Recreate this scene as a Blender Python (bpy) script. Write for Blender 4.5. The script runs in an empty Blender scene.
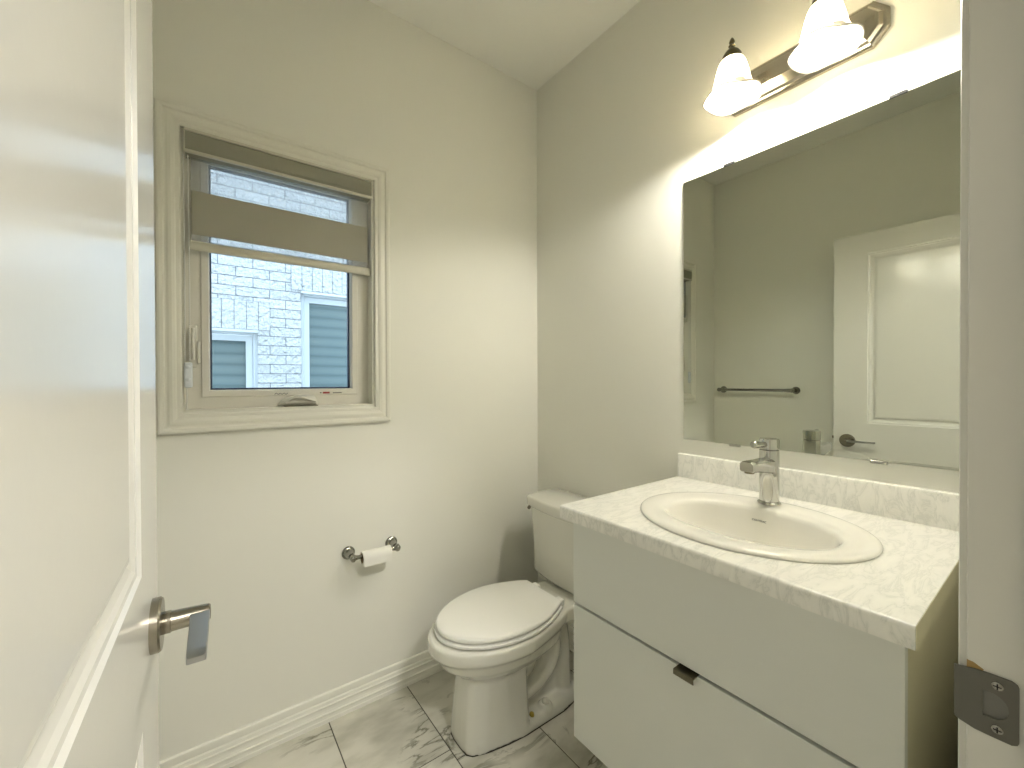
import bpy, bmesh, math, random
from mathutils import Vector, Matrix
random.seed(7)
R = math.radians
scene = bpy.context.scene
COL = scene.collection

# ------------------------------------------------------------------ camera
cam_d = bpy.data.cameras.new('camera'); cam = bpy.data.objects.new('camera', cam_d); COL.objects.link(cam)
YAW, PITCH, ROLL, CAMZ, FPX = R(53.3648), R(0.4027), R(-0.1942), 1.2533, 419.77
Fv = Vector((math.cos(YAW)*math.cos(PITCH), math.sin(YAW)*math.cos(PITCH), -math.sin(PITCH)))
Rv = Vector((math.sin(YAW), -math.cos(YAW), 0)); Uv = Rv.cross(Fv)
R2 = Rv*math.cos(ROLL) + Uv*math.sin(ROLL); U2 = R2.cross(Fv)
M = Matrix((R2, U2, -Fv)).transposed().to_4x4(); M.translation = Vector((0, 0, CAMZ))
cam.matrix_world = M
cam_d.sensor_width = 36; cam_d.lens = 36*FPX/1024; cam_d.clip_start = 0.01
scene.camera = cam

# ------------------------------------------------------------------ world, exposure, lights
W_ = bpy.data.worlds.new('world'); scene.world = W_; W_.use_nodes = True
bg = W_.node_tree.nodes['Background']; bg.inputs[0].default_value = (0.66, 0.84, 1.0, 1); bg.inputs[1].default_value = 1.65
vs = scene.view_settings
vs.view_transform = 'Standard'; vs.look = 'None'; vs.gamma = 1; vs.use_curve_mapping = False; vs.exposure = 1.42

BULB_W, SHADE_E, HALL_W = 13.5, 2.4, 14.5
LAMP_COL = (1.0, 0.965, 0.89); HALL_COL = (1.0, 0.97, 0.93)

def lamp(name, kind, loc, power, color, size=0.05, rot=(0, 0, 0), sizey=None, portal=False):
    l = bpy.data.lights.new(name, kind); l.energy = power; l.color = color
    if kind == 'POINT': l.shadow_soft_size = size
    if kind == 'AREA':
        l.size = size
        if sizey: l.shape = 'RECTANGLE'; l.size_y = sizey
        if portal: l.cycles.is_portal = True
    o = bpy.data.objects.new(name, l); o.location = loc; o.rotation_euler = rot; COL.objects.link(o); return o
lamp('hall_fill_light', 'AREA', (0.45, -1.00, 2.60), HALL_W, HALL_COL, 0.30)  # fill light added in the unseen hallway to brighten the room
lamp('window_portal', 'AREA', (0.2535, 1.90, 1.60), 1, (1, 1, 1), 0.60, (R(-90), 0, 0), 0.9, True)

# ------------------------------------------------------------------ materials
def mat(name, col, rough=0.5, metal=0.0, spec=0.5, coat=0.0, emit=None, estr=0.0, **kw):
    m = bpy.data.materials.new(name); m.use_nodes = True
    b = m.node_tree.nodes['Principled BSDF']
    b.inputs['Base Color'].default_value = (*col, 1); b.inputs['Roughness'].default_value = rough
    b.inputs['Metallic'].default_value = metal; b.inputs['Specular IOR Level'].default_value = spec
    b.inputs['Coat Weight'].default_value = coat
    b.inputs['Coat Roughness'].default_value = 0.05
    if emit: b.inputs['Emission Color'].default_value = (*emit, 1); b.inputs['Emission Strength'].default_value = estr
    for k, v in kw.items(): b.inputs[k.replace('_', ' ')].default_value = v
    return m
def N(m, t, **kw):
    n = m.node_tree.nodes.new(t)
    for k, v in kw.items():
        if k in n.inputs.keys(): n.inputs[k].default_value = v
        else: setattr(n, k, v)
    return n
def L(m, a, b): m.node_tree.links.new(a, b)
def bsdf(m): return m.node_tree.nodes['Principled BSDF']
def bumpy(m, scale, strength, dist=0.001, detail=3):
    tc = N(m, 'ShaderNodeTexCoord'); no = N(m, 'ShaderNodeTexNoise'); no.inputs['Scale'].default_value = scale; no.inputs['Detail'].default_value = detail
    bu = N(m, 'ShaderNodeBump'); bu.inputs['Strength'].default_value = strength; bu.inputs['Distance'].default_value = dist
    L(m, tc.outputs['Object'], no.inputs['Vector']); L(m, no.outputs['Fac'], bu.inputs['Height']); L(m, bu.outputs['Normal'], bsdf(m).inputs['Normal'])
    return m
def ramp(m, stops):
    r = N(m, 'ShaderNodeValToRGB'); e = r.color_ramp.elements
    while len(e) < len(stops): e.new(0.5)
    for i, (p, c) in enumerate(stops): e[i].position = p; e[i].color = (*c, 1)
    return r

WALLC = (0.84, 0.835, 0.755)
m_wall = bumpy(mat('wall_paint', WALLC, 0.75, spec=0.25), 260, 0.10)
m_ceil = bumpy(mat('ceiling_paint', (0.89, 0.885, 0.82), 0.9, spec=0.1), 180, 0.2)
m_trim = bumpy(mat('trim_paint', (0.80, 0.79, 0.70), 0.35, spec=0.4), 90, 0.05)
m_base = bumpy(mat('baseboard_paint', (0.86, 0.85, 0.76), 0.35, spec=0.4), 90, 0.05)
m_door = bumpy(mat('door_paint', (0.76, 0.755, 0.715), 0.2, spec=0.6), 70, 0.06, 0.0008)
m_jamb = bumpy(mat('jamb_paint', (0.70, 0.69, 0.63), 0.3, spec=0.5), 90, 0.10)
m_vinyl = mat('window_vinyl', (0.74, 0.72, 0.64), 0.35)
m_porc = mat('porcelain', (0.79, 0.785, 0.705), 0.12, coat=0.6)
m_sink = mat('sink_porcelain', (0.90, 0.88, 0.80), 0.10, coat=0.6)
m_seat = mat('toilet_seat_plastic', (0.94, 0.935, 0.88), 0.25)
m_cab = bumpy(mat('cabinet_laminate', (0.74, 0.75, 0.69), 0.45, spec=0.35), 300, 0.05)
m_cabs = bumpy(mat('cabinet_side_laminate', (0.66, 0.62, 0.42), 0.45), 300, 0.05)
m_dark = mat('dark_gap', (0.01, 0.01, 0.008), 0.8)
m_chrome = mat('chrome', (0.54, 0.535, 0.50), 0.07, 1.0)
m_chrome2 = mat('holder_chrome', (0.34, 0.335, 0.30), 0.10, 1.0)
m_nickel = mat('brushed_nickel', (0.36, 0.33, 0.27), 0.27, 1.0)
m_nickel2 = mat('fixture_nickel', (0.50, 0.46, 0.38), 0.2, 1.0)
m_bronze = mat('dark_nickel', (0.16, 0.14, 0.08), 0.35, 1.0)
m_pull = mat('pull_nickel', (0.20, 0.18, 0.13), 0.3, 1.0)
m_strike = mat('strike_nickel', (0.15, 0.145, 0.125), 0.38, 0.85)
m_leverface = mat('lever_face_nickel', (0.45, 0.45, 0.45), 0.3, 1.0)
m_mirror = mat('mirror_silver', (0.66, 0.68, 0.60), 0.005, 1.0)
m_medge = mat('mirror_edge', (0.16, 0.18, 0.14), 0.2)
m_paper = bumpy(mat('tissue_paper', (0.86, 0.85, 0.78), 0.9, spec=0.1), 300, 0.3)
m_blind = bumpy(mat('blind_fabric', (0.38, 0.37, 0.30), 0.8, spec=0.2), 900, 0.3)
m_cass = bumpy(mat('blind_cassette_fabric', (0.28, 0.275, 0.21), 0.7), 900, 0.3)
m_rail = mat('blind_rail', (0.60, 0.58, 0.48), 0.4)
m_clear = mat('clear_plastic', (0.9, 0.95, 1.0), 0.12, Alpha=0.75)
m_cord = mat('blind_cord', (0.8, 0.8, 0.76), 0.5)
m_grout = mat('grout', (0.09, 0.085, 0.065), 0.9)
m_red = mat('red_print', (0.35, 0.05, 0.04), 0.5)
m_ink = mat('black_print', (0.02, 0.02, 0.02), 0.5)
m_stain = mat('yellow_wax_stain', (0.45, 0.33, 0.05), 0.4)
m_wood = bumpy(mat('raw_pine', (0.38, 0.25, 0.09), 0.7), 60, 0.3)
m_bulb = mat('bulb_glow', (1, 1, 1), 0.5, emit=(1, 0.9, 0.72), estr=25)
m_hall = mat('hall_fill_glow', (1, 1, 1), 0.5, emit=HALL_COL, estr=5)  # glow of the added hallway fill dome
m_hallwall = bumpy(mat('hall_wall_paint', (0.62, 0.60, 0.52), 0.8, spec=0.2), 260, 0.1)
m_plastic = mat('white_window_frame', (0.52, 0.53, 0.53), 0.4)
m_spacer = mat('glass_spacer', (0.02, 0.03, 0.07), 0.3)

# alabaster shade glass: passes the bulb's light, plus an added glow of its own
m_shade = bpy.data.materials.new('alabaster_glass'); m_shade.use_nodes = True
nt = m_shade.node_tree; nt.nodes.clear()
o_ = nt.nodes.new('ShaderNodeOutputMaterial'); a1 = nt.nodes.new('ShaderNodeAddShader'); mx = nt.nodes.new('ShaderNodeMixShader')
tr = nt.nodes.new('ShaderNodeBsdfTranslucent'); gl = nt.nodes.new('ShaderNodeBsdfPrincipled'); em = nt.nodes.new('ShaderNodeEmission')
tr.inputs[0].default_value = (0.9, 0.86, 0.76, 1); gl.inputs['Base Color'].default_value = (0.85, 0.83, 0.75, 1); gl.inputs['Roughness'].default_value = 0.2
no = nt.nodes.new('ShaderNodeTexNoise'); no.inputs['Scale'].default_value = 18; tcn = nt.nodes.new('ShaderNodeTexCoord')
mr = nt.nodes.new('ShaderNodeMapRange'); mr.inputs['To Min'].default_value = 0.6; mr.inputs['To Max'].default_value = 1.1
nt.links.new(tcn.outputs['Object'], no.inputs['Vector']); nt.links.new(no.outputs['Fac'], mr.inputs['Value'])
mu = nt.nodes.new('ShaderNodeMath'); mu.operation = 'MULTIPLY'; mu.inputs[1].default_value = SHADE_E*0.25
nt.links.new(mr.outputs[0], mu.inputs[0]); nt.links.new(mu.outputs[0], em.inputs[1])
em.inputs[0].default_value = (1, 0.9, 0.74, 1)
mx.inputs[0].default_value = 0.6
nt.links.new(gl.outputs[0], mx.inputs[1]); nt.links.new(tr.outputs[0], mx.inputs[2])
nt.links.new(mx.outputs[0], a1.inputs[0]); nt.links.new(em.outputs[0], a1.inputs[1]); nt.links.new(a1.outputs[0], o_.inputs[0])

m_lip = mat('dimmed_glass_lip', (0.55, 0.50, 0.41), 0.25, emit=(1, 0.9, 0.74), estr=0.04)  # flare given a darker colour so it reads dimmer than the bell
def clear_mix(name, transp, color, rough=0.0, glossy=True):
    m = bpy.data.materials.new(name); m.use_nodes = True; nt = m.node_tree; nt.nodes.clear()
    out = nt.nodes.new('ShaderNodeOutputMaterial'); mix = nt.nodes.new('ShaderNodeMixShader')
    t = nt.nodes.new('ShaderNodeBsdfTransparent'); t.inputs[0].default_value = (*transp, 1)
    if glossy:
        g = nt.nodes.new('ShaderNodeBsdfGlossy'); g.inputs[0].default_value = (*color, 1); g.inputs['Roughness'].default_value = rough
        f = nt.nodes.new('ShaderNodeFresnel'); f.inputs[0].default_value = 1.25
        nt.links.new(f.outputs[0], mix.inputs[0])
    else:
        g = nt.nodes.new('ShaderNodeBsdfDiffuse'); g.inputs[0].default_value = (*color, 1); mix.inputs[0].default_value = rough
        g2 = nt.nodes.new('ShaderNodeBsdfTranslucent'); g2.inputs[0].default_value = (*color, 1)
        ad = nt.nodes.new('ShaderNodeMixShader'); nt.links.new(g.outputs[0], ad.inputs[1]); nt.links.new(g2.outputs[0], ad.inputs[2]); g = ad
    nt.links.new(t.outputs[0], mix.inputs[1]); nt.links.new(g.outputs[0], mix.inputs[2]); nt.links.new(mix.outputs[0], out.inputs[0])
    return m
m_glass = clear_mix('window_glass', (0.93, 0.97, 1.0), (1, 1, 1))
m_sheer = clear_mix('sheer_blind_fabric', (0.95, 0.95, 0.95), (0.80, 0.82, 0.82), 0.28, False)

# marble laminate
m_marble = mat('marble_laminate', (0.8, 0.79, 0.7), 0.22, spec=0.5)
tc = N(m_marble, 'ShaderNodeTexCoord'); mp = N(m_marble, 'ShaderNodeMapping'); mp.inputs['Rotation'].default_value = (0.5, 0.3, R(62)); mp.inputs['Scale'].default_value = (1.2, 4.5, 2.0)
n1 = N(m_marble, 'ShaderNodeTexNoise'); n1.inputs['Scale'].default_value = 8.0; n1.inputs['Detail'].default_value = 9; n1.inputs['Roughness'].default_value = 0.62; n1.inputs['Distortion'].default_value = 0.7
sb = N(m_marble, 'ShaderNodeMath', operation='SUBTRACT'); sb.inputs[1].default_value = 0.5
ab = N(m_marble, 'ShaderNodeMath', operation='ABSOLUTE')
rp = ramp(m_marble, [(0.0, (0.74, 0.74, 0.68)), (0.02, (0.83, 0.825, 0.76)), (0.06, (0.88, 0.87, 0.805)), (0.2, (0.92, 0.91, 0.84))])
L(m_marble, tc.outputs['Object'], mp.inputs[0]); L(m_marble, mp.outputs[0], n1.inputs['Vector']); L(m_marble, n1.outputs['Fac'], sb.inputs[0])
L(m_marble, sb.outputs[0], ab.inputs[0]); L(m_marble, ab.outputs[0], rp.inputs[0]); L(m_marble, rp.outputs[0], bsdf(m_marble).inputs['Base Color'])

# floor tile: bold dark veins on warm white, shifted from tile to tile
m_tile = mat('marble_floor_tile', (0.7, 0.68, 0.6), 0.18, spec=0.5)
tc = N(m_tile, 'ShaderNodeTexCoord'); at = N(m_tile, 'ShaderNodeAttribute'); at.attribute_name = 'shift'
ad = N(m_tile, 'ShaderNodeVectorMath', operation='ADD'); L(m_tile, tc.outputs['Object'], ad.inputs[0]); L(m_tile, at.outputs['Color'], ad.inputs[1])
sc = N(m_tile, 'ShaderNodeMapping'); sc.inputs['Rotation'].default_value = (0, 0, R(-28)); sc.inputs['Scale'].default_value = (1.0, 2.3, 1); L(m_tile, ad.outputs[0], sc.inputs[0])
n1 = N(m_tile, 'ShaderNodeTexNoise'); n1.inputs['Scale'].default_value = 2.1; n1.inputs['Detail'].default_value = 8; n1.inputs['Roughness'].default_value = 0.6; n1.inputs['Distortion'].default_value = 1.1
L(m_tile, sc.outputs[0], n1.inputs['Vector'])
sb = N(m_tile, 'ShaderNodeMath', operation='SUBTRACT'); sb.inputs[1].default_value = 0.5; ab = N(m_tile, 'ShaderNodeMath', operation='ABSOLUTE')
L(m_tile, n1.outputs['Fac'], sb.inputs[0]); L(m_tile, sb.outputs[0], ab.inputs[0])
rp = ramp(m_tile, [(0.0, (0.15, 0.15, 0.15)), (0.008, (0.45, 0.45, 0.45)), (0.026, (1, 1, 1))]); L(m_tile, ab.outputs[0], rp.inputs[0])
n2 = N(m_tile, 'ShaderNodeTexNoise'); n2.inputs['Scale'].default_value = 3.0; n2.inputs['Detail'].default_value = 3; L(m_tile, ad.outputs[0], n2.inputs['Vector'])
rp2 = ramp(m_tile, [(0.36, (0, 0, 0)), (0.48, (1, 1, 1))]); L(m_tile, n2.outputs['Fac'], rp2.inputs[0])
mx1 = N(m_tile, 'ShaderNodeMix'); mx1.data_type = 'RGBA'; mx1.blend_type = 'LIGHTEN'; mx1.inputs[0].default_value = 1
L(m_tile, rp.outputs[0], mx1.inputs[6]); L(m_tile, rp2.outputs[0], mx1.inputs[7])
n3 = N(m_tile, 'ShaderNodeTexNoise'); n3.inputs['Scale'].default_value = 6; n3.inputs['Detail'].default_value = 6; L(m_tile, sc.outputs[0], n3.inputs['Vector'])
rp3 = ramp(m_tile, [(0.3, (0.50, 0.49, 0.41)), (0.55, (0.68, 0.665, 0.58)), (0.8, (0.74, 0.72, 0.64))]); L(m_tile, n3.outputs['Fac'], rp3.inputs[0])
mx2 = N(m_tile, 'ShaderNodeMix'); mx2.data_type = 'RGBA'; mx2.inputs[6].default_value = (0.13, 0.125, 0.075, 1)
L(m_tile, mx1.outputs[2], mx2.inputs[0]); L(m_tile, rp3.outputs[0], mx2.inputs[7]); L(m_tile, mx2.outputs[2], bsdf(m_tile).inputs['Base Color'])

# rock faced pale brick of the house next door (brick pattern lives in the x-z plane)
m_brick = mat('pale_rock_face_brick', (0.8, 0.8, 0.8), 0.85, spec=0.2)
tc = N(m_brick, 'ShaderNodeTexCoord'); sx = N(m_brick, 'ShaderNodeSeparateXYZ'); cx = N(m_brick, 'ShaderNodeCombineXYZ')
L(m_brick, tc.outputs['Object'], sx.inputs[0]); L(m_brick, sx.outputs['X'], cx.inputs['X']); L(m_brick, sx.outputs['Z'], cx.inputs['Y'])
bt = N(m_brick, 'ShaderNodeTexBrick'); bt.offset = 0.5; bt.offset_frequency = 2
bt.inputs['Scale'].default_value = 1; bt.inputs['Brick Width'].default_value = 0.235; bt.inputs['Row Height'].default_value = 0.0777
bt.inputs['Mortar Size'].default_value = 0.0035; bt.inputs['Mortar Smooth'].default_value = 0.2
bt.inputs['Color1'].default_value = (0.66, 0.64, 0.615, 1); bt.inputs['Color2'].default_value = (0.58, 0.565, 0.545, 1); bt.inputs['Mortar'].default_value = (0.27, 0.27, 0.275, 1)
L(m_brick, cx.outputs[0], bt.inputs['Vector'])
nb = N(m_brick, 'ShaderNodeTexNoise'); nb.inputs['Scale'].default_value = 26; nb.inputs['Detail'].default_value = 4; L(m_brick, tc.outputs['Object'], nb.inputs['Vector'])
mb_ = N(m_brick, 'ShaderNodeMath', operation='MULTIPLY_ADD'); mb_.inputs[1].default_value = -1.2; L(m_brick, bt.outputs['Fac'], mb_.inputs[0]); L(m_brick, nb.outputs['Fac'], mb_.inputs[2])
bu = N(m_brick, 'ShaderNodeBump'); bu.inputs['Strength'].default_value = 1.0; bu.inputs['Distance'].default_value = 0.09
L(m_brick, mb_.outputs[0], bu.inputs['Height']); L(m_brick, bu.outputs[0], bsdf(m_brick).inputs['Normal']); L(m_brick, bt.outputs['Color'], bsdf(m_brick).inputs['Base Color'])
m_soldier = mat('pale_rock_face_soldier', (0.62, 0.605, 0.585), 0.85, spec=0.2)
tc = N(m_soldier, 'ShaderNodeTexCoord'); nb = N(m_soldier, 'ShaderNodeTexNoise'); nb.inputs['Scale'].default_value = 26; nb.inputs['Detail'].default_value = 4
bu = N(m_soldier, 'ShaderNodeBump'); bu.inputs['Strength'].default_value = 1.0; bu.inputs['Distance'].default_value = 0.09
L(m_soldier, tc.outputs['Object'], nb.inputs['Vector']); L(m_soldier, nb.outputs['Fac'], bu.inputs['Height']); L(m_soldier, bu.outputs[0], bsdf(m_soldier).inputs['Normal'])
m_mortar = mat('mortar', (0.26, 0.26, 0.265), 0.9)
# neighbour's panes: pale slatted blinds behind blue-green glass
m_npane = mat('blinds_behind_glass', (0.2, 0.3, 0.32), 0.12, spec=0.8)
tc = N(m_npane, 'ShaderNodeTexCoord'); wv = N(m_npane, 'ShaderNodeTexWave'); wv.bands_direction = 'Z'; wv.inputs['Scale'].default_value = 3.6; wv.inputs['Distortion'].default_value = 0.35; wv.inputs['Detail'].default_value = 2
rp = ramp(m_npane, [(0.0, (0.085, 0.12, 0.122)), (0.3, (0.115, 0.155, 0.155)), (1, (0.13, 0.17, 0.168))])
L(m_npane, tc.outputs['Object'], wv.inputs[0]); L(m_npane, wv.outputs['Fac'], rp.inputs[0]); L(m_npane, rp.outputs[0], bsdf(m_npane).inputs['Base Color'])

# ------------------------------------------------------------------ object helpers
def obj(name, bm, m, parent=None, smooth=False, angle=None, loc=None):
    bmesh.ops.recalc_face_normals(bm, faces=bm.faces)
    me = bpy.data.meshes.new(name); bm.to_mesh(me); bm.free()
    for x in (m if isinstance(m, (list, tuple)) else [m]): me.materials.append(x)
    if smooth or angle:
        for p in me.polygons: p.use_smooth = True
        if angle is not None: me.set_sharp_from_angle(angle=R(angle))
    o = bpy.data.objects.new(name, me); COL.objects.link(o)
    if loc: o.location = loc
    if parent: o.parent = parent
    return o
def thing(name, label, cat, loc=(0, 0, 0), rotz=0, group=None, kind=None):
    o = bpy.data.objects.new(name, None); COL.objects.link(o); o.location = loc; o.rotation_euler = (0, 0, rotz)
    o.empty_display_size = 0.05
    return tag(o, label, cat, group, kind)
def tag(o, label, cat, group=None, kind=None):
    o['label'] = label; o['category'] = cat
    if group: o['group'] = group
    if kind: o['kind'] = kind
    return o
def B(): return bmesh.new()
def box(bm, a, b, bevel=0.0, seg=2, mi=0):
    vs = [bm.verts.new((x, y, z)) for x in (a[0], b[0]) for y in (a[1], b[1]) for z in (a[2], b[2])]
    fs = [bm.faces.new([vs[i] for i in q]) for q in ((0, 1, 3, 2), (4, 6, 7, 5), (0, 4, 5, 1), (2, 3, 7, 6), (0, 2, 6, 4), (1, 5, 7, 3))]
    for f in fs: f.material_index = mi
    if bevel:
        es = list({e for f in fs for e in f.edges})
        bmesh.ops.bevel(bm, geom=es, offset=bevel, segments=seg, affect='EDGES', profile=0.5)
    return bm
def ring(bm, pts): return [bm.verts.new(p) for p in pts]
def skin(bm, rings, cap0=True, cap1=True, closed=True, mi=0):
    n = len(rings[0]); fs = []
    for a, b in zip(rings, rings[1:]):
        for i in range(n if closed else n-1):
            j = (i+1) % n; f = bm.faces.new((a[i], a[j], b[j], b[i])); f.material_index = mi; fs.append(f)
    if cap0: f = bm.faces.new(rings[0][::-1]); f.material_index = mi
    if cap1: f = bm.faces.new(rings[-1]); f.material_index = mi
    return fs
def lathe(bm, prof, c=(0, 0, 0), axis=(0, 0, 1), n=40, cap0=True, cap1=True, mi=0):
    ax = Vector(axis).normalized(); q = Vector((0, 0, 1)).rotation_difference(ax); c = Vector(c); rs = []
    for r, h in prof:
        rs.append(ring(bm, [c + q @ Vector((max(r, 1e-5)*math.cos(2*math.pi*i/n), max(r, 1e-5)*math.sin(2*math.pi*i/n), h)) for i in range(n)]))
    skin(bm, rs, cap0, cap1, mi=mi); return bm
def tube(bm, path, rad, n=16, cap=True, sx=1.0):
    P = [Vector(p) for p in path]; rs = []; up = None
    for i, p in enumerate(P):
        t = (P[min(i+1, len(P)-1)] - P[max(i-1, 0)]).normalized()
        if up is None:
            up = Vector((0, 0, 1)) if abs(t.z) < 0.9 else Vector((1, 0, 0))
        s = t.cross(up).normalized(); up = s.cross(t).normalized()
        r = rad[i] if isinstance(rad, (list, tuple)) else rad
        rs.append(ring(bm, [p + s*(r*sx*math.cos(2*math.pi*k/n)) + up*(r*math.sin(2*math.pi*k/n)) for k in range(n)]))
    skin(bm, rs, cap, cap); return bm
def spline(pts, k=8):
    P = [Vector(p) for p in pts]; P = [2*P[0]-P[1]] + P + [2*P[-1]-P[-2]]; out = []
    for i in range(1, len(P)-2):
        for s in range(k):
            t = s/k; a, b, c, d = P[i-1:i+3]
            out.append(0.5*((2*b) + (c-a)*t + (2*a-5*b+4*c-d)*t*t + (3*b-a-3*c+d)*t**3))
    out.append(P[-2]); return out
def extrude_profile(bm, prof, p0, p1, out, up=(0, 0, 1), mi=0):
    """prof: list of (proud, height) swept from p0 to p1"""
    o = Vector(out); u = Vector(up); rs = []
    for p in (p0, p1): rs.append(ring(bm, [Vector(p) + o*a + u*b for a, b in prof]))
    skin(bm, rs, True, True, mi=mi)
def frame_sweep(bm, prof, x0, x1, z0, z1, origin, ux, uz, un):
    """mitred frame; prof (outward from inner rect, proud). rect in (ux,uz) plane"""
    O, X, Z, Nn = Vector(origin), Vector(ux), Vector(uz), Vector(un); rs = []
    for cx_, cz_, sx_, sz_ in ((x0, z0, -1, -1), (x1, z0, 1, -1), (x1, z1, 1, 1), (x0, z1, -1, 1)):
        rs.append(ring(bm, [O + X*(cx_+sx_*u) + Z*(cz_+sz_*u) + Nn*v for u, v in prof]))
    n = len(prof)
    for a in range(4):
        b = (a+1) % 4
        for i in range(n):
            j = (i+1) % n; bm.faces.new((rs[a][i], rs[a][j], rs[b][j], rs[b][i]))
    return bm
def rrect(x0, x1, y0, y1, r, z, k=6):
    out = []
    for cx_, cy_, a0 in ((x1-r, y1-r, 0), (x0+r, y1-r, 90), (x0+r, y0+r, 180), (x1-r, y0+r, 270)):
        for i in range(k+1):
            a = R(a0+90*i/k); out.append((cx_+r*math.cos(a), cy_+r*math.sin(a), z))
    return out

# ------------------------------------------------------------------ room shell
D, WX, CX, DY, CH = 1.655, 1.394, -0.381, 0.0654, 2.74
OX0, OX1, OZ0, OZ1 = -0.040, 0.547, 1.163, 2.038          # window opening
JX0, JX1, JZ = -0.115, 0.6178, 2.045                      # door opening between jambs
T = 0.115
bm = B()
for a, b in (((CX-.2, D, 0), (OX0, D+.20, CH)), ((OX1, D, 0), (WX+.2, D+.20, CH)), ((OX0, D, 0), (OX1, D+.20, OZ0)), ((OX0, D, OZ1), (OX1, D+.20, CH))): box(bm, a, b)
tag(obj('wall_back', bm, m_wall), 'pale cream wall with the window and toilet paper holder', 'wall', kind='structure')
bm = B(); box(bm, (WX, DY-T, 0), (WX+.12, D, CH)); tag(obj('wall_right', bm, m_wall), 'pale cream wall behind vanity mirror and toilet', 'wall', kind='structure')
bm = B(); box(bm, (CX-.12, DY-T, 0), (CX, D, CH)); tag(obj('wall_left', bm, m_wall), 'pale cream wall with the towel bar, seen in the mirror', 'wall', kind='structure')
bm = B()
for a, b in (((CX, DY-T, 0), (JX0-.018, DY, CH)), ((JX1+.018, DY-T, 0), (WX, DY, CH)), ((JX0-.018, DY-T, JZ+.018), (JX1+.018, DY, CH))): box(bm, a, b)
tag(obj('wall_front', bm, m_wall), 'wall with the doorway the photo is taken through', 'wall', kind='structure')
bm = B(); box(bm, (CX-.12, DY-T, CH), (WX+.12, D+.2, CH+.1)); tag(obj('ceiling', bm, m_ceil), 'plain off white ceiling of the powder room', 'ceiling', kind='structure')

# floor tiles 0.303 x 0.60, columns along y, grout below
bm = B(); sh = bm.loops.layers.color.new('shift')
gw = 0.0036
SEED0, SEED1 = (.41, .54, .86), (.46, .67, .79)
for k in range(-6, 10):
    x0 = 0.3725 + 0.303*k
    off = {0: 1.268, 1: 1.22, -1: 1.07, 2: 0.80}.get(k, 0.2*(k % 3)+.1)
    for j in range(-6, 4):
        y0 = off + 0.6*j
        X0, X1, Y0, Y1 = max(x0+gw/2, -1.6), min(x0+.303-gw/2, 2.4), max(y0+gw/2, -1.9), min(y0+.6-gw/2, D)
        if X1 <= X0 or Y1 <= Y0: continue
        if Y0 > -0.05 and (X1 < CX or X0 > WX): continue
        col = (random.random(), random.random(), random.random(), 1)
        if k == 0 and j == 0: col = (*SEED0, 1)
        elif k == 1: col = (*[(c_+.13*j) % 1 for c_ in SEED1], 1)
        n0 = len(bm.faces); box(bm, (X0, Y0, -0.01), (X1, Y1, 0.0), 0.0006, 1); bm.faces.ensure_lookup_table()
        for f in bm.faces[n0:]:
            for l in f.loops: l[sh] = col
box(bm, (-1.6, -1.9, -0.06), (2.4, D, -0.0015), mi=1)
tag(obj('floor', bm, [m_tile, m_grout]), 'large off white marble look floor tiles with dark veins', 'floor', kind='structure')

# hallway behind the camera
bm = B(); box(bm, (-1.6, DY-T, CH), (2.4, -1.9, CH+.1)); tag(obj('ceiling_hall', bm, m_ceil), 'hallway ceiling behind the camera', 'ceiling', kind='structure')
for nm, a, b in (('wall_hall_back', (-1.6, -2.0, 0), (2.4, -1.9, CH)), ('wall_hall_left', (-1.7, -1.9, 0), (-1.6, DY-T, CH)), ('wall_hall_right', (2.4, -1.9, 0), (2.5, DY-T, CH))):
    bm = B(); box(bm, a, b); tag(obj(nm, bm, m_hallwall), 'plain hallway wall, %s side, behind the camera' % nm.split('_')[-1], 'wall', kind='structure')
bm = B()
for a, b in (((-1.6, DY-T, 0), (CX-.12, DY-T+.1, CH)), ((WX+.12, DY-T, 0), (2.4, DY-T+.1, CH))): box(bm, a, b)
tag(obj('wall_hall_front', bm, m_hallwall), 'hallway wall beside the powder room doorway', 'wall', kind='structure')
t = thing('hall_fill_dome', 'unseen round dome light added on the hallway ceiling as fill', 'added fill light', (0.45, -1.00, CH))  # unseen fixture put in to carry the hallway fill
bm = B(); lathe(bm, [(.17, 0), (.17, -.02), (.16, -.025)], n=48); obj('base', bm, m_nickel2, t, angle=30)
bm = B(); lathe(bm, [(.155, -.02), (.15, -.05), (.12, -.085), (.07, -.105), (0.0, -.11)], n=48); obj('diffuser', bm, m_hall, t, smooth=True)

# baseboards
BP = [(0, 0), (.018, 0), (.018, .014), (.0165, .0155), (.0165, .026), (.0190, .029), (.0190, .034), (.0145, .036), (.0125, .043), (.012, .052), (.0160, .056), (.0160, .061), (.0125, .063), (.0110, .073), (.0065, .0765), (.0065, .079), (.0095, .081), (.0095, .101), (.0075, .1035), (0, .1035)]
def baseboard(nm, p0, p1, out, label):
    bm = B(); extrude_profile(bm, BP, p0, p1, out); tag(obj(nm, bm, m_base), label, 'baseboard', kind='structure')
baseboard('baseboard_back', (CX+.019, D, 0), (WX-.019, D, 0), (0, -1, 0), 'stepped white baseboard under the window wall')
baseboard('baseboard_right', (WX, .09, 0), (WX, D, 0), (-1, 0, 0), 'white baseboard behind the toilet and vanity')
baseboard('baseboard_left', (CX, DY, 0), (CX, D, 0), (1, 0, 0), 'white baseboard along the towel bar wall')
baseboard('baseboard_front', (JX1+.07, DY, 0), (WX-.019, DY, 0), (0, 1, 0), 'white baseboard between the doorway and vanity wall')

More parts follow.
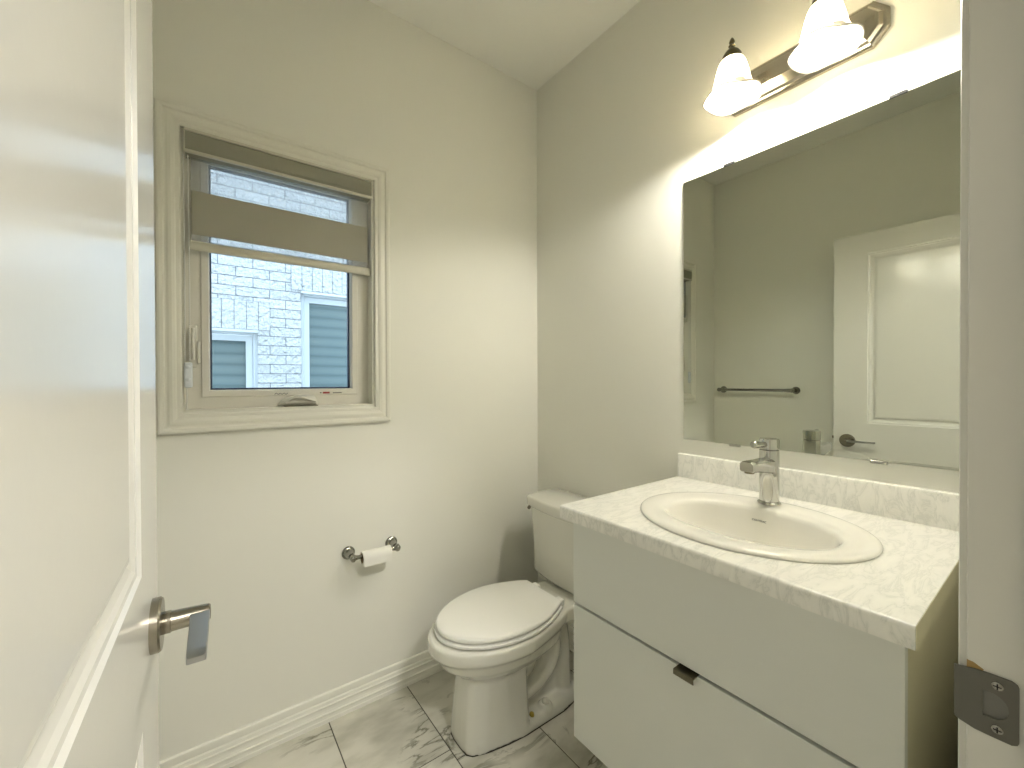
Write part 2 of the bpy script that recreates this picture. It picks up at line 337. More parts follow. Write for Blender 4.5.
# ------------------------------------------------------------------ door frame and casing
bm = B()
for a, b in (((JX0-.018, DY-T, 0), (JX0, DY, JZ)), ((JX1, DY-T, 0), (JX1+.018, DY, JZ)), ((JX0-.018, DY-T, JZ), (JX1+.018, DY, JZ+.018)),
             ((JX0, DY-.072, 0), (JX0+.011, DY-.0385, JZ-.011)), ((JX1-.011, DY-.072, 0), (JX1, DY-.0385, JZ-.011)), ((JX0, DY-.072, JZ-.011), (JX1, DY-.0385, JZ))): box(bm, a, b, .0012, 1)
jamb = tag(obj('trim_1', bm, m_jamb), 'white painted door jamb with stop and metal strike plate', 'door frame', kind='structure')
CP = [(u_, v_*.62) for u_, v_ in [(0.005, 0), (0.005, .0085), (.008, .0095), (.018, .010), (.024, .013), (.034, .0145), (.044, .0145), (.048, .017), (.060, .017), (.063, .014), (.063, 0)]]
def casing3(bm, prof, x0, x1, z1, y, ny):
    rs = []
    for cx_, cz_, s in ((x0, 0, -1), (x0, z1, -1), (x1, z1, 1), (x1, 0, 1)):
        rs.append(ring(bm, [(cx_+s*u, y+ny*v, cz_+(u if cz_ else 0)) for u, v in prof]))
    skin(bm, rs)
bm = B(); casing3(bm, CP, JX0, JX1, JZ, DY, 1); tag(obj('trim_2', bm, m_jamb), 'white door casing on the room side of the doorway', 'door casing', kind='structure')
bm = B(); casing3(bm, CP, JX0, JX1, JZ, DY-T, -1); tag(obj('trim_3', bm, m_jamb), 'white door casing on the hallway side', 'door casing', kind='structure')

# strike plate on the right jamb: plate in the y-z plane with D shaped hole and curled lip
zc = 0.936
bm = B()
outer = [(DY+.0085, zc-.026), (DY+.004, zc-.0275), (DY-.006, zc-.030), (DY-.018, zc-.0305), (DY-.030, zc-.0305), (DY-.0335, zc-.0285), (DY-.0345, zc-.026),
         (DY-.0345, zc+.026), (DY-.0335, zc+.0285), (DY-.030, zc+.0305), (DY-.018, zc+.0305), (DY-.006, zc+.030), (DY+.004, zc+.0275), (DY+.0085, zc+.026)]
hy0, hy1, hr = DY-.028, DY-.0115, .0125
hole = [(hy1, zc-hr), (hy1-.002, zc-hr), (hy0+.009, zc-hr), (hy0+.005, zc-hr*.85), (hy0+.002, zc-hr*.6), (hy0+.0005, zc-hr*.35), (hy0, zc-hr*.1),
        (hy0, zc+hr*.1), (hy0+.0005, zc+hr*.35), (hy0+.002, zc+hr*.6), (hy0+.005, zc+hr*.85), (hy0+.009, zc+hr), (hy1-.002, zc+hr), (hy1, zc+hr)]
def lipx(y): return JX1-.0018 - (0 if y < DY+.003 else -(y-DY-.003)*0.5)
o1 = ring(bm, [(lipx(y), y, z) for y, z in outer]); i1 = ring(bm, [(JX1-.0018, y, z) for y, z in hole])
o2 = ring(bm, [(lipx(y)+.0016, y, z) for y, z in outer]); i2 = ring(bm, [(JX1-.0002, y, z) for y, z in hole])
skin(bm, [i1, o1, o2, i2, i1], False, False)
sp = obj('strike_plate', bm, m_strike, jamb, angle=30); sp['label'] = 'dark nickel strike plate'
bm = B(); box(bm, (JX1-.0001, hy0-.002, zc-.014), (JX1-.0012+.0022, hy1+.002, zc+.014)); obj('latch_hole', bm, mat('strike_hole', (.17, .165, .15), .7), sp)
for dz in (-.021, .021):
    bm = B(); lathe(bm, [(.0040, 0), (.0040, .0008), (.003, .0016), (0, .0017)], (JX1-.0018, DY-.021, zc+dz), (-1, 0, 0), 20)
    s = obj('screw', bm, mat('screw_steel', (.32, .31, .28), .25, 1.0), sp, angle=40)
    bm = B(); box(bm, (JX1-.0037, DY-.0238, zc+dz-.0005), (JX1-.0034, DY-.0182, zc+dz+.0005)); box(bm, (JX1-.0037, DY-.0215, zc+dz-.0028), (JX1-.0034, DY-.0205, zc+dz+.0028))
    # cross slot on the screw is merged into the screw mesh
    me2 = bpy.data.meshes.new('slot'); bm.to_mesh(me2); bm.free()
    b2 = B(); b2.from_mesh(s.data); k0 = len(b2.faces); b2.from_mesh(me2); b2.faces.ensure_lookup_table()
    for f in b2.faces[k0:]: f.material_index = 1
    s.data.materials.append(m_dark); b2.to_mesh(s.data); b2.free(); bpy.data.meshes.remove(me2)
bm = B(); rr = [(DY-.011, zc+.0285), (DY-.0005, zc+.0285), (DY-.0005, zc+.036), (DY-.005, zc+.0355), (DY-.012, zc+.0315)]
skin(bm, [ring(bm, [(JX1-.0004, y, z) for y, z in rr]), ring(bm, [(JX1+.001, y, z) for y, z in rr])])
o = obj('bare_wood_patch', bm, m_wood, jamb); o['label'] = 'unpainted wood showing above the strike plate'

# ------------------------------------------------------------------ door leaf (free edge corner at (-.052,.806), opened 88 degrees)
ang = R(2.0); DW, DH, DT = 0.715, 2.022, 0.035
door = None
bm = B()
# local: +X' = from free edge toward hinge (s), Y' = out of the visible face, Z up.
st, r1, r2, r3 = 0.145, 1.022, 1.923, 0.838      # stile, upper panel bottom, upper panel top, lower panel top
z0 = 0.008
def leaf_side(bm, yv, sgn):
    xs = [0, st, DW-st, DW]; zs = [z0, 0.235, r3, r1, r2, z0+DH]
    holes = {(1, 1), (1, 3)}
    g = {(i, j): bm.verts.new((xs[i], yv, zs[j])) for i in range(4) for j in range(6)}
    for i in range(3):
        for j in range(5):
            q = [g[i, j], g[i+1, j], g[i+1, j+1], g[i, j+1]]
            if (i, j) not in holes: bm.faces.new(q)
            else:
                a, b, c, d = xs[i], xs[i+1], zs[j], zs[j+1]; prev = q
                for u, v in ((.003, -.004), (.009, -.0045), (.014, -.0075), (.024, -.0105), (.030, -.0105), (.031, -.0065), (.040, -.005)):
                    nx = [bm.verts.new((xx, yv+sgn*v, zz)) for xx, zz in ((a+u, c+u), (b-u, c+u), (b-u, d-u), (a+u, d-u))]
                    for k in range(4): bm.faces.new((prev[k], prev[(k+1) % 4], nx[(k+1) % 4], nx[k]))
                    prev = nx
                bm.faces.new(prev)
    return g
ga = leaf_side(bm, 0.0, 1); gb = leaf_side(bm, -DT, -1)
for j in range(5):
    bm.faces.new((ga[0, j], ga[0, j+1], gb[0, j+1], gb[0, j])); bm.faces.new((ga[3, j], ga[3, j+1], gb[3, j+1], gb[3, j]))
for i in range(3):
    bm.faces.new((ga[i, 0], ga[i+1, 0], gb[i+1, 0], gb[i, 0])); bm.faces.new((ga[i, 5], ga[i+1, 5], gb[i+1, 5], gb[i, 5]))
eds = [e for e in bm.edges if all((abs(v.co.x) < 1e-6 or abs(v.co.x-DW) < 1e-6 or abs(v.co.z-z0-DH) < 1e-6) and (abs(v.co.y) < 1e-6 or abs(v.co.y+DT) < 1e-6) for v in e.verts) and len(e.link_faces) == 2 and abs(e.verts[0].co.y-e.verts[1].co.y) < 1e-6 and e.calc_face_angle(0) > 1]
bmesh.ops.bevel(bm, geom=eds, offset=.0015, segments=2, affect='EDGES')
door = tag(obj('door_1', bm, m_door), 'white two panel door standing open at the left with brushed nickel lever', 'door', kind='structure')
# local x axis -> direction d, local y -> face normal (+x side)
d = Vector((-math.sin(ang), -math.cos(ang), 0)); nrm = Vector((math.cos(ang), -math.sin(ang), 0))
Md = Matrix((d, nrm, Vector((0, 0, 1)))).transposed().to_4x4(); Md.translation = Vector((-.052, .806, 0)); door.matrix_world = Md
def handle(sgn, y0):
    hs, hz = 0.062, 0.924
    bm = B(); lathe(bm, [(.0350, 0), (.0350, .0085), (.0330, .011), (.0, .0115)], (hs, y0, hz), (0, sgn, 0), 48); h = obj('door_handle', bm, m_nickel, door, angle=30)
    h['label'] = 'brushed nickel lever handle'
    bm = B(); lathe(bm, [(.0135, .008), (.0145, .011), (.0145, .020), (.0135, .0205), (.0132, .022), (.0125, .045), (.0112, .0625), (.0095, .0645), (0, .065)], (hs, y0, hz), (0, sgn, 0), 32)
    obj('neck', bm, m_nickel, h, angle=30)
    bm = B()
    # flat blade reaching toward the hinge side
    rs = []
    for x, ya, yb, hh in ((hs-.003, .0415, .0640, .0045), (hs+.01, .0410, .0640, .0050), (hs+.05, .0420, .0635, .0045), (hs+.100, .0425, .0630, .0045), (hs+.122, .0430, .0625, .0045), (hs+.1245, .0445, .0610, .0032)):
        rs.append(ring(bm, [(x, y0+sgn*a, hz+.002+b) for a, b in ((ya, -hh+.001), (ya+.001, -hh), (yb-.001, -hh), (yb, -hh+.001), (yb, hh-.001), (yb-.001, hh), (ya+.001, hh), (ya, hh-.001))]))
    skin(bm, rs); obj('lever', bm, m_leverface, h, angle=30)
    return h
handle(1, 0); handle(-1, -DT)
bm = B(); box(bm, (-.0008, -DT/2-.0125, .935-.028), (.0005, -DT/2+.0125, .935+.028), .0003, 1); box(bm, (-.010, -DT/2-.006, .935-.008), (0, -DT/2+.006, .935+.008), .002, 2)
obj('latch', bm, m_nickel, door)
for hz in (.2, 1.0, 1.82):
    bm = B(); lathe(bm, [(.0065, -.044), (.0065, .044)], (DW+.008, -DT-.005, hz), (0, 0, 1), 16); box(bm, (DW-.0002, -DT-.003, hz-.044), (DW+.0015, -.006, hz+.044)); obj('hinge', bm, m_nickel, door, angle=30)

# ------------------------------------------------------------------ window
win = thing('window_1', 'small white casement window with crank, brick house beyond', 'window', ((OX0+OX1)/2, D, OZ0), kind='structure')
def wchild(name, bm, m, **k):
    o = obj(name, bm, m, None, **k); o.parent = win; o.matrix_parent_inverse = Matrix.Translation(-win.location); return o
WP = [(0, 0), (0, .011), (.004, .0125), (.012, .0125), (.016, .015), (.023, .017), (.030, .0165), (.036, .0145), (.040, .0145), (.044, .0185), (.052, .0195), (.0575, .018), (.0595, .014), (.0595, 0)]
bm = B(); frame_sweep(bm, WP, OX0+.004-.008, OX1-.004+.011, OZ0+.004-.013, OZ1-.004+.007, (0, D, 0), (1, 0, 0), (0, 0, 1), (0, -1, 0)); wchild('casing', bm, m_trim)
# jamb lining
bm = B()
frame_sweep(bm, [(-.0025, .002), (-.0025, -.19), (.001, -.19), (.001, .002)], OX0, OX1, OZ0, OZ1, (0, D, 0), (1, 0, 0), (0, 0, 1), (0, -1, 0)); wchild('jamb_lining', bm, m_trim)
FY = 1.700
bm = B(); frame_sweep(bm, [(-.001, -.0), (-.001, -.09), (-.042, -.09), (-.0465, -.03), (-.0465, -.004), (-.043, 0)], OX0, OX1, OZ0, OZ1, (0, FY, 0), (1, 0, 0), (0, 0, 1), (0, -1, 0)); wchild('window_frame', bm, m_vinyl)
SX0, SX1, SZ0, SZ1 = .0035, .503, 1.203, 2.0
bm = B(); frame_sweep(bm, [(0, .002), (0, -.05), (-.024, -.05), (-.0245, -.022), (-.0245, -.004), (-.021, .0035), (-.003, .004)], SX0, SX1, SZ0, SZ1, (0, FY, 0), (1, 0, 0), (0, 0, 1), (0, -1, 0)); wchild('sash', bm, m_vinyl)
bm = B(); box(bm, (SX0+.02, FY+.022, SZ0+.02), (SX1-.02, FY+.026, SZ1-.02)); wchild('pane', bm, m_glass)
bm = B(); frame_sweep(bm, [(0, 0), (0, -.014), (-.006, -.014), (-.006, 0)], SX0+.024, SX1-.024, SZ0+.024, SZ1-.024, (0, FY+.028, 0), (1, 0, 0), (0, 0, 1), (0, -1, 0)); wchild('glass_spacer', bm, m_spacer)
# sash lock on left frame
bm = B(); box(bm, (-.0265, FY-.012, 1.300), (-.0060, FY+.001, 1.437), .004, 3); lk = wchild('sash_lock', bm, m_vinyl, angle=40)
bm = B(); P = spline([(-.0165, FY-.012, 1.425), (-.0165, FY-.020, 1.395), (-.0165, FY-.0235, 1.36), (-.0165, FY-.024, 1.325)], 5); tube(bm, P, [.005]*len(P), 12, sx=1.2)
box(bm, (-.0075, FY-.016, 1.312), (.0025, FY-.004, 1.385), .003, 2)
o = obj('lock_lever', bm, m_vinyl, lk, smooth=True, angle=50)
# crank operator
bm = B(); cxm = .292
rs = []
for t_, hw, hh in ((-.070, .006, .004), (-.060, .012, .010), (-.035, .015, .017), (0, .016, .021), (.03, .015, .021), (.050, .013, .018), (.058, .008, .010)):
    rs.append(ring(bm, [(cxm+t_, FY-.002-hw*1.5*math.sin(math.pi*k/10)*1.2, 1.1775-.012+hh*(1-math.cos(math.pi*k/10))) for k in range(11)]))
skin(bm, rs, True, True, closed=True)
ck = wchild('crank_operator', bm, m_vinyl, smooth=True, angle=50)
bm = B(); P = spline([(cxm-.052, FY-.033, 1.178), (cxm-.03, FY-.038, 1.195), (cxm-.005, FY-.040, 1.199), (cxm+.02, FY-.040, 1.192), (cxm+.042, FY-.038, 1.185), (cxm+.050, FY-.036, 1.186)], 5)
tube(bm, P, [.0055]*len(P), 12); obj('crank_handle', bm, m_vinyl, ck, smooth=True)
bm = B(); box(bm, (cxm-.052, FY-.040, 1.1632), (cxm+.056, FY-.001, 1.168), .001, 1); obj('crank_base', bm, m_bronze, ck)
# printed marks on the sash bottom rail
def text_obj(name, body, size, m, parent, loc, X, Y, ext=0.0002, align='CENTER'):
    c = bpy.data.curves.new(name, 'FONT'); c.body = body; c.size = size; c.extrude = ext; c.align_x = align; c.align_y = 'CENTER'
    c.offset = 0.0
    tmp = bpy.data.objects.new(name+'_t', c); COL.objects.link(tmp); dg = bpy.context.evaluated_depsgraph_get()
    me = bpy.data.meshes.new_from_object(tmp.evaluated_get(dg)); bpy.data.objects.remove(tmp); me.name = name
    X = Vector(X).normalized(); Y = Vector(Y).normalized(); Z = X.cross(Y)
    Mt = Matrix((X, Y, Z)).transposed().to_4x4(); Mt.translation = Vector(loc); me.transform(Mt)
    me.materials.clear(); me.materials.append(m); o = bpy.data.objects.new(name, me); COL.objects.link(o)
    if parent: o.parent = parent; o.matrix_parent_inverse = Matrix.Translation(-parent.location)
    return o
bm = B(); box(bm, (.372, FY-.0046, 1.2085), (.396, FY-.0038, 1.2150)); box(bm, (.362, FY-.0046, 1.2100), (.367, FY-.0038, 1.2135), mi=1)
wl = wchild('warning_label', bm, [m_red, m_ink]); wl['label'] = 'tiny red and black printed label'
bm = B(); box(bm, (.408, FY-.0046, 1.2090), (.440, FY-.0038, 1.2130)); o = wchild('rating_label', bm, mat('grey_print', (.28, .27, .24), .6)); o['label'] = 'small grey printed strip'
bm = B(); P = spline([(.212+.006*i, FY-.0042, 1.211+.0022*(1 if i % 2 else -1)) for i in range(8)], 4); tube(bm, P, .0012, 8); o = wchild('stamped_mark', bm, mat('grey_stamp', (.2, .2, .18), .6)); o['label'] = 'small squiggle mark'

# ------------------------------------------------------------------ zebra blind
bl = thing('zebra_blind', 'half raised zebra blind with taupe cassette hanging in the window', 'blind', ((OX0+OX1)/2, 1.66, 1.96))
def bchild(name, bm, m, par=None, **k):
    o = obj(name, bm, m, None, **k); o.parent = par or bl; o.matrix_parent_inverse = Matrix.Translation(-bl.location); return o
def cass_prof(): return [(1.690, 2.0345), (1.640, 2.0345), (1.637, 2.030), (1.6335, 2.021), (1.6325, 2.006), (1.634, 1.981), (1.638, 1.968), (1.645, 1.964), (1.690, 1.964)]
bm = B(); P = cass_prof(); skin(bm, [ring(bm, [(x, y, z) for y, z in P]) for x in (-.032, .540)]); bchild('cassette', bm, m_cass)
bm = B()
for z0_, z1_ in ((2.0265, 2.0350), (1.9615, 1.970)): box(bm, (-.033, 1.630, z0_), (.541, 1.642, z1_), .0015, 2)
bchild('cassette_trim', bm, m_rail)
for x in (-.036, .5395):
    bm = B(); P = cass_prof(); P = [(y+(-.002 if y < 1.68 else 0), z) for y, z in P]; skin(bm, [ring(bm, [(xx, y, z) for y, z in P]) for xx in (x, x+.0045)]); bchild('end_cap', bm, m_rail)
bx0, bx1, by = -.018, .536, 1.672
bm = B(); box(bm, (bx0, by, 1.860), (bx1, by+.0008, 1.966)); bchild('sheer_fabric', bm, m_sheer)
bm = B(); box(bm, (bx0, by-.001, 1.722), (bx1, by+.001, 1.860)); bchild('opaque_band', bm, m_blind)
bm = B(); box(bm, (bx0, by, 1.702), (bx1, by+.0008, 1.722)); bchild('sheer_fabric', bm, m_sheer)
bm = B(); skin(bm, [ring(bm, [(x, by+.009*math.cos(2*math.pi*k/16), 1.6865+.0155*math.sin(2*math.pi*k/16)) for k in range(16)]) for x in (bx0-.003, bx1+.003)]); bchild('bottom_rail', bm, m_rail, angle=40)
for x in (bx0-.006, bx1+.003):
    bm = B(); skin(bm, [ring(bm, [(xx, by+.010*math.cos(2*math.pi*k/16), 1.6865+.0165*math.sin(2*math.pi*k/16)) for k in range(16)]) for xx in (x, x+.003)]); bchild('rail_cap', bm, m_rail, angle=40)
# bead chain loop and clear tensioner
for x, y in ((-.036, 1.650), (-.0245, 1.652)):
    bm = B(); pts = [(x+.0006*math.sin(z*9), y, z) for z in [1.96-.0345*i for i in range(20)]]; tube(bm, pts, .0011, 8)
    z = 1.955
    while z > 1.32:
        lathe(bm, [(0.0003, -.0022), (.0018, -.0012), (.0023, 0), (.0018, .0012), (.0003, .0022)], (x+.0006*math.sin(z*9), y, z), n=8); z -= .0065
    bchild('bead_chain', bm, m_cord, smooth=True)
bm = B(); box(bm, (-.0390, 1.644, 1.236), (-.0180, 1.656, 1.315), .004, 3); tn = bchild('chain_tensioner', bm, m_clear, smooth=True); tn['label'] = 'clear plastic chain tensioner'
for z_ in (1.30, 1.262):
    bm = B(); lathe(bm, [(.0065, 0), (.0065, .004), (.003, .006), (0, .006)], (-.029, 1.6440, z_), (0, -1, 0), 20); bchild('tensioner_wheel', bm, m_clear, angle=40)
bm = B(); box(bm, (-.034, 1.648, 1.166), (-.031, 1.651, 1.247), .0005, 1); bchild('tensioner_strap', bm, m_cord)

# ------------------------------------------------------------------ house next door
NY = 4.0
ho = thing('brick_house', 'pale rock-face brick house outside, seen through the window', 'house', (0.5, NY, 0))
def hchild(name, bm, m, par=None, **k):
    o = obj(name, bm, m, None, **k); o.parent = par or ho; o.matrix_parent_inverse = Matrix.Translation(-ho.location); return o
N1 = (-0.60, 0.385, 0.55, 1.675); N2 = (0.705, 1.55, 0.95, 2.040)
# wall faces around two recessed windows
xs = [-3.5, N1[0], N1[1], N2[0], N2[1], 5.0]; zs = sorted({-.3, N1[2], N2[2], N1[3], N2[3], 5.5})
bm = B()
for i in range(5):
    for j in range(len(zs)-1):
        xm, zm = (xs[i]+xs[i+1])/2, (zs[j]+zs[j+1])/2
        if any(n[0] < xm < n[1] and n[2] < zm < n[3] for n in (N1, N2)): continue
        box(bm, (xs[i], NY, zs[j]), (xs[i+1], NY+.25, zs[j+1]))
hchild('brick_wall', bm, m_brick)
for n in (N1, N2):
    k = 0; x = n[1]+.086-.083*14 if n is N1 else n[0]-.075
    bm = B(); box(bm, (x-.002, NY-.003, n[3]), (n[1]+.086 if n is N1 else n[1]+.08, NY+.003, n[3]+.236), mi=1)
    xe = n[1]+.086 if n is N1 else n[1]+.08
    while x+.04 < xe:
        box(bm, (x+.002, NY-.010, n[3]+.003), (min(x+.081, xe), NY, n[3]+.232), .003, 1); x += .083
    hchild('soldier_course', bm, [m_soldier, m_mortar])
    # frame, sash, pane
    bm = B(); w = .030
    frame_sweep(bm, [(0, -.04), (0, -.16), (-w, -.16), (-w, -.05), (-w+.008, -.04)], n[0], n[1], n[2], n[3]-.004, (0, NY, 0), (1, 0, 0), (0, 0, 1), (0, -1, 0))
    box(bm, (n[0], NY-.012, n[3]-.022), (n[1], NY+.05, n[3]), .002, 1)
    fr = hchild('neighbour_window_frame', bm, m_plastic)
    bm = B(); frame_sweep(bm, [(0, -.065), (0, -.12), (-.045, -.12), (-.045, -.07)], n[0]+w+.004, n[1]-w-.004, n[2]+w+.004, n[3]-w-.012, (0, NY, 0), (1, 0, 0), (0, 0, 1), (0, -1, 0))
    o = obj('neighbour_sash', bm, m_plastic, fr)
    bm = B(); box(bm, (n[0]+.06, NY+.095, n[2]+.06), (n[1]-.06, NY+.105, n[3]-.06)); o = obj('neighbour_pane', bm, m_npane, fr)
    o['label'] = 'glass with closed horizontal blinds behind'

# ground between the houses
bm = B(); box(bm, (-3.5, D+.2, -.45), (5, 6, -.3)); tag(obj('ground', bm, bumpy(mat('gravel', (.35, .34, .31), .9), 40, .5)), 'ground strip between the two houses', 'ground', kind='structure')

# ------------------------------------------------------------------ wall mirror
mi = thing('wall_mirror', 'large frameless mirror clipped to the wall above the vanity', 'mirror', (WX, .5, 1.045))
def mchild(name, bm, m, **k):
    o = obj(name, bm, m, None, **k); o.parent = mi; o.matrix_parent_inverse = Matrix.Translation(-mi.location); return o
MY0, MY1, MZ0, MZ1 = .098, .838, 1.0445, 1.9560
bm = B(); box(bm, (WX-.0055, MY0, MZ0), (WX-.0008, MY1, MZ1))
for f in bm.faces: f.material_index = 1
gl_ = [f for f in bm.faces if f.calc_center_median().x < WX-.0054]
for f in gl_: f.material_index = 0
mchild('mirror_glass', bm, [m_mirror, m_medge])
for y, z, up in ((.678, MZ1, 1), (.265, MZ1, 1), (.660, MZ0, -1), (.30, MZ0, -1)):
    bm = B(); box(bm, (WX-.0075, y-.017, z-(.002 if up > 0 else .006)), (WX-.0006, y+.017, z+(.006 if up > 0 else .002)), .0008, 1)
    o = mchild('mirror_clip', bm, m_dark if up > 0 else m_chrome)

# ------------------------------------------------------------------ floating vanity cabinet
VX, VY0, VY1, VZ0, VZ1 = .825, .148, .828, .270, .8745
va = thing('vanity_cabinet', 'white wall hung vanity cabinet with two drawers under the countertop', 'cabinet', (WX, .484, VZ0))
def vchild(name, bm, m, par=None, **k):
    o = obj(name, bm, m, None, **k); o.parent = par or va
    o.matrix_parent_inverse = Matrix.Translation(-va.location); return o
bm = B()
for a, b in (((VX+.019, VY0+.001, VZ0), (WX-.0005, VY0+.017, VZ1)), ((VX+.019, VY1-.017, VZ0), (WX-.0005, VY1-.001, VZ1)), ((VX+.019, VY0+.017, VZ0), (WX-.0005, VY1-.017, VZ0+.016)), ((WX-.014, VY0+.017, VZ0+.016), (WX-.0005, VY1-.017, VZ1))): box(bm, a, b, .0006, 1)
vchild('cabinet_body', bm, m_cabs)
bm = B(); box(bm, (VX+.0185, VY0+.017, .630), (VX+.05, VY1-.017, .650)); vchild('gap_shade_rail', bm, m_dark)  # near-black colour paints the shade in the gap between drawers
for z0_, z1_ in ((.6448, VZ1-.002), (VZ0, .6375)):
    bm = B(); box(bm, (VX, VY0, z0_), (VX+.018, VY1, z1_), .0012, 2); dr = vchild('drawer_front', bm, m_cab)
bm = B(); prof = [(VX+.012, .6377), (VX-.0145, .6377), (VX-.0165, .6365), (VX-.017, .6265), (VX-.0155, .6255), (VX-.0142, .6265), (VX-.0142, .6355), (VX+.012, .6355)]
skin(bm, [ring(bm, [(x, y, z) for x, z in prof]) for y in (.468, .513)]); o = vchild('edge_pull', bm, m_pull, dr); o['label'] = 'small dark metal edge pull'
o.parent = dr; o.matrix_parent_inverse = Matrix.Identity(4)

# ------------------------------------------------------------------ countertop with sink cut-out
CT, CB, CF, CY0, CY1 = .909, .8750, .798, .133, .8535
SC = (1.066, .483)
ct = thing('countertop', 'white marble patterned laminate countertop with backsplash on the vanity', 'countertop', (WX, .495, CB))
n = 96; pts = []
angs = sorted([2*math.pi*i/n for i in range(n)] + [math.atan2(y-SC[1], x-SC[0]) % (2*math.pi) for x in (CF, WX-.0005) for y in (CY0, CY1)])
def rectpt(a):
    c, s = math.cos(a), math.sin(a); t = 1e9
    if c > 1e-9: t = min(t, (WX-.0005-SC[0])/c)
    if c < -1e-9: t = min(t, (CF-SC[0])/c)
    if s > 1e-9: t = min(t, (CY1-SC[1])/s)
    if s < -1e-9: t = min(t, (CY0-SC[1])/s)
    return SC[0]+t*c, SC[1]+t*s
rect = [rectpt(a) for a in angs]
def ell(a, ra, rb, cx_=SC[0], cy_=SC[1], e=2.0):
    c, s = math.cos(a), math.sin(a); k = (abs(c/ra)**e + abs(s/rb)**e)**(-1/e); return cx_+k*c, cy_+k*s
hole_ = [ell(a, .200, .232) for a in angs]
bm = B(); rs = [ring(bm, [(x, y, CB) for x, y in hole_]), ring(bm, [(x, y, CT) for x, y in hole_])]
rr_ = .007
def nose(k):
    a = R(90*k/4); out = []
    for x, y in rect:
        if x < CF+1e-6: out.append((CF+rr_*(1-math.sin(a)), y, CT-rr_*(1-math.cos(a))))
        else: out.append((max(x, CF+rr_*(1-math.sin(a))), y, CT-(rr_*(1-math.cos(a))*.12)))
    return out
for k in range(5): rs.append(ring(bm, nose(k)))
rs.append(ring(bm, [(x, y, CB) for x, y in rect])); rs.append(rs[0])
skin(bm, rs, False, False)
o = obj('worktop', bm, m_marble, None, angle=35); o.parent = ct; o.matrix_parent_inverse = Matrix.Translation(-ct.location)
bm = B(); prof = [(WX-.0005, CT+.0002), (WX-.019, CT+.0002), (WX-.019, CT+.078), (WX-.017, CT+.082), (WX-.013, CT+.0835), (WX-.0005, CT+.0835)]
skin(bm, [ring(bm, [(x, y, z) for x, z in prof]) for y in (CY0, CY1)]); o = obj('backsplash', bm, m_marble, None, angle=35); o.parent = ct; o.matrix_parent_inverse = Matrix.Translation(-ct.location)
bm = B(); box(bm, (CF+.004, CY0-.0006, CB-.0006), (CF+.5, CY0+.001, CT-.001)); o = obj('end_cap', bm, m_cabs, None); o.parent = ct; o.matrix_parent_inverse = Matrix.Translation(-ct.location)

# ------------------------------------------------------------------ sink
sk = thing('sink', 'oval white drop-in basin set in the countertop', 'sink', (SC[0], SC[1], CT))
n = 112; A = [2*math.pi*i/n for i in range(n)]
BC = (1.052, .478)
def mixr(a, t, ra0, rb0, ra1, rb1):
    p = ell(a, ra0, rb0); q = ell(a, ra1, rb1, BC[0], BC[1], 2.25); return (p[0]*(1-t)+q[0]*t, p[1]*(1-t)+q[1]*t)
bm = B(); rs = []
RA, RB = .219, .256
for ra, rb, z in ((RA-.026, RB-.028, CT-.012), (RA-.026, RB-.028, CT+.0004), (RA-.001, RB-.001, CT+.0008), (RA, RB, CT+.003), (RA-.001, RB-.001, CT+.006), (RA-.004, RB-.004, CT+.0085), (RA-.010, RB-.010, CT+.0105), (RA-.022, RB-.022, CT+.0115)):
    rs.append(ring(bm, [(*ell(a, ra, rb), z) for a in A]))
IA, IB = .130, .186
for t, z in ((.35, CT+.0112), (.7, CT+.0098), (.92, CT+.0070)):
    rs.append(ring(bm, [(*mixr(a, t, RA-.022, RB-.022, IA+.004, IB+.004), z) for a in A]))
for k, z in ((1.0, CT+.0035), (.975, CT-.006), (.945, CT-.025), (.90, CT-.055), (.82, CT-.085), (.68, CT-.110), (.48, CT-.125), (.25, CT-.132), (.13, CT-.134)):
    rs.append(ring(bm, [(*ell(a, IA*k+.002, IB*k+.002, BC[0]+.02*(1-k), BC[1], 2.25), z) for a in A]))
skin(bm, rs, False, True)
o = obj('basin', bm, m_sink, None, smooth=True); o.parent = sk; o.matrix_parent_inverse = Matrix.Translation(-sk.location)
bm = B(); lathe(bm, [(.028, -.001), (.028, .002), (.022, .003), (.020, .001), (.0, .001)], (BC[0]+.017, BC[1], CT-.1335), n=32); o = obj('drain', bm, m_chrome, sk, angle=30); o.matrix_parent_inverse = Matrix.Translation(-sk.location)
# printed name on the back slope of the bowl
o = text_obj('maker_mark', 'CONTRAC', .0072, m_ink, sk, (BC[0]+.1185, .494, CT-.0235), (0, -1, 0), (.52, 0, .85), .0006)
o['label'] = 'small black printed lettering'

# ------------------------------------------------------------------ faucet
FX, FYY, FZ = 1.236, .496, CT+.0105
fa = thing('faucet', 'chrome single lever faucet standing on the back of the sink', 'faucet', (FX, FYY, FZ))
bm = B(); lathe(bm, [(.0275, 0), (.0285, .002), (.0285, .004), (.0255, .007), (.0245, .008)], n=48); obj('base_ring', bm, m_chrome, fa, angle=40)
bm = B(); lathe(bm, [(.0225, .006), (.0235, .010), (.0238, .10), (.0238, .145), (.022, .1465)], n=56); obj('faucet_body', bm, m_chrome, fa, angle=40)
bm = B(); lathe(bm, [(.0215, .146), (.0238, .1485), (.0242, .172), (.0228, .1755), (.0, .177)], n=56); cp = obj('handle_cap', bm, m_chrome, fa, angle=30)
bm = B(); lathe(bm, [(.0080, .015), (.0080, .052), (.0095, .054), (.0095, .072), (.008, .074), (0, .074)], (0, 0, .160), (-1, 0.12, .06), 24); obj('lever', bm, m_chrome, cp, angle=30)
bm = B(); rs = []
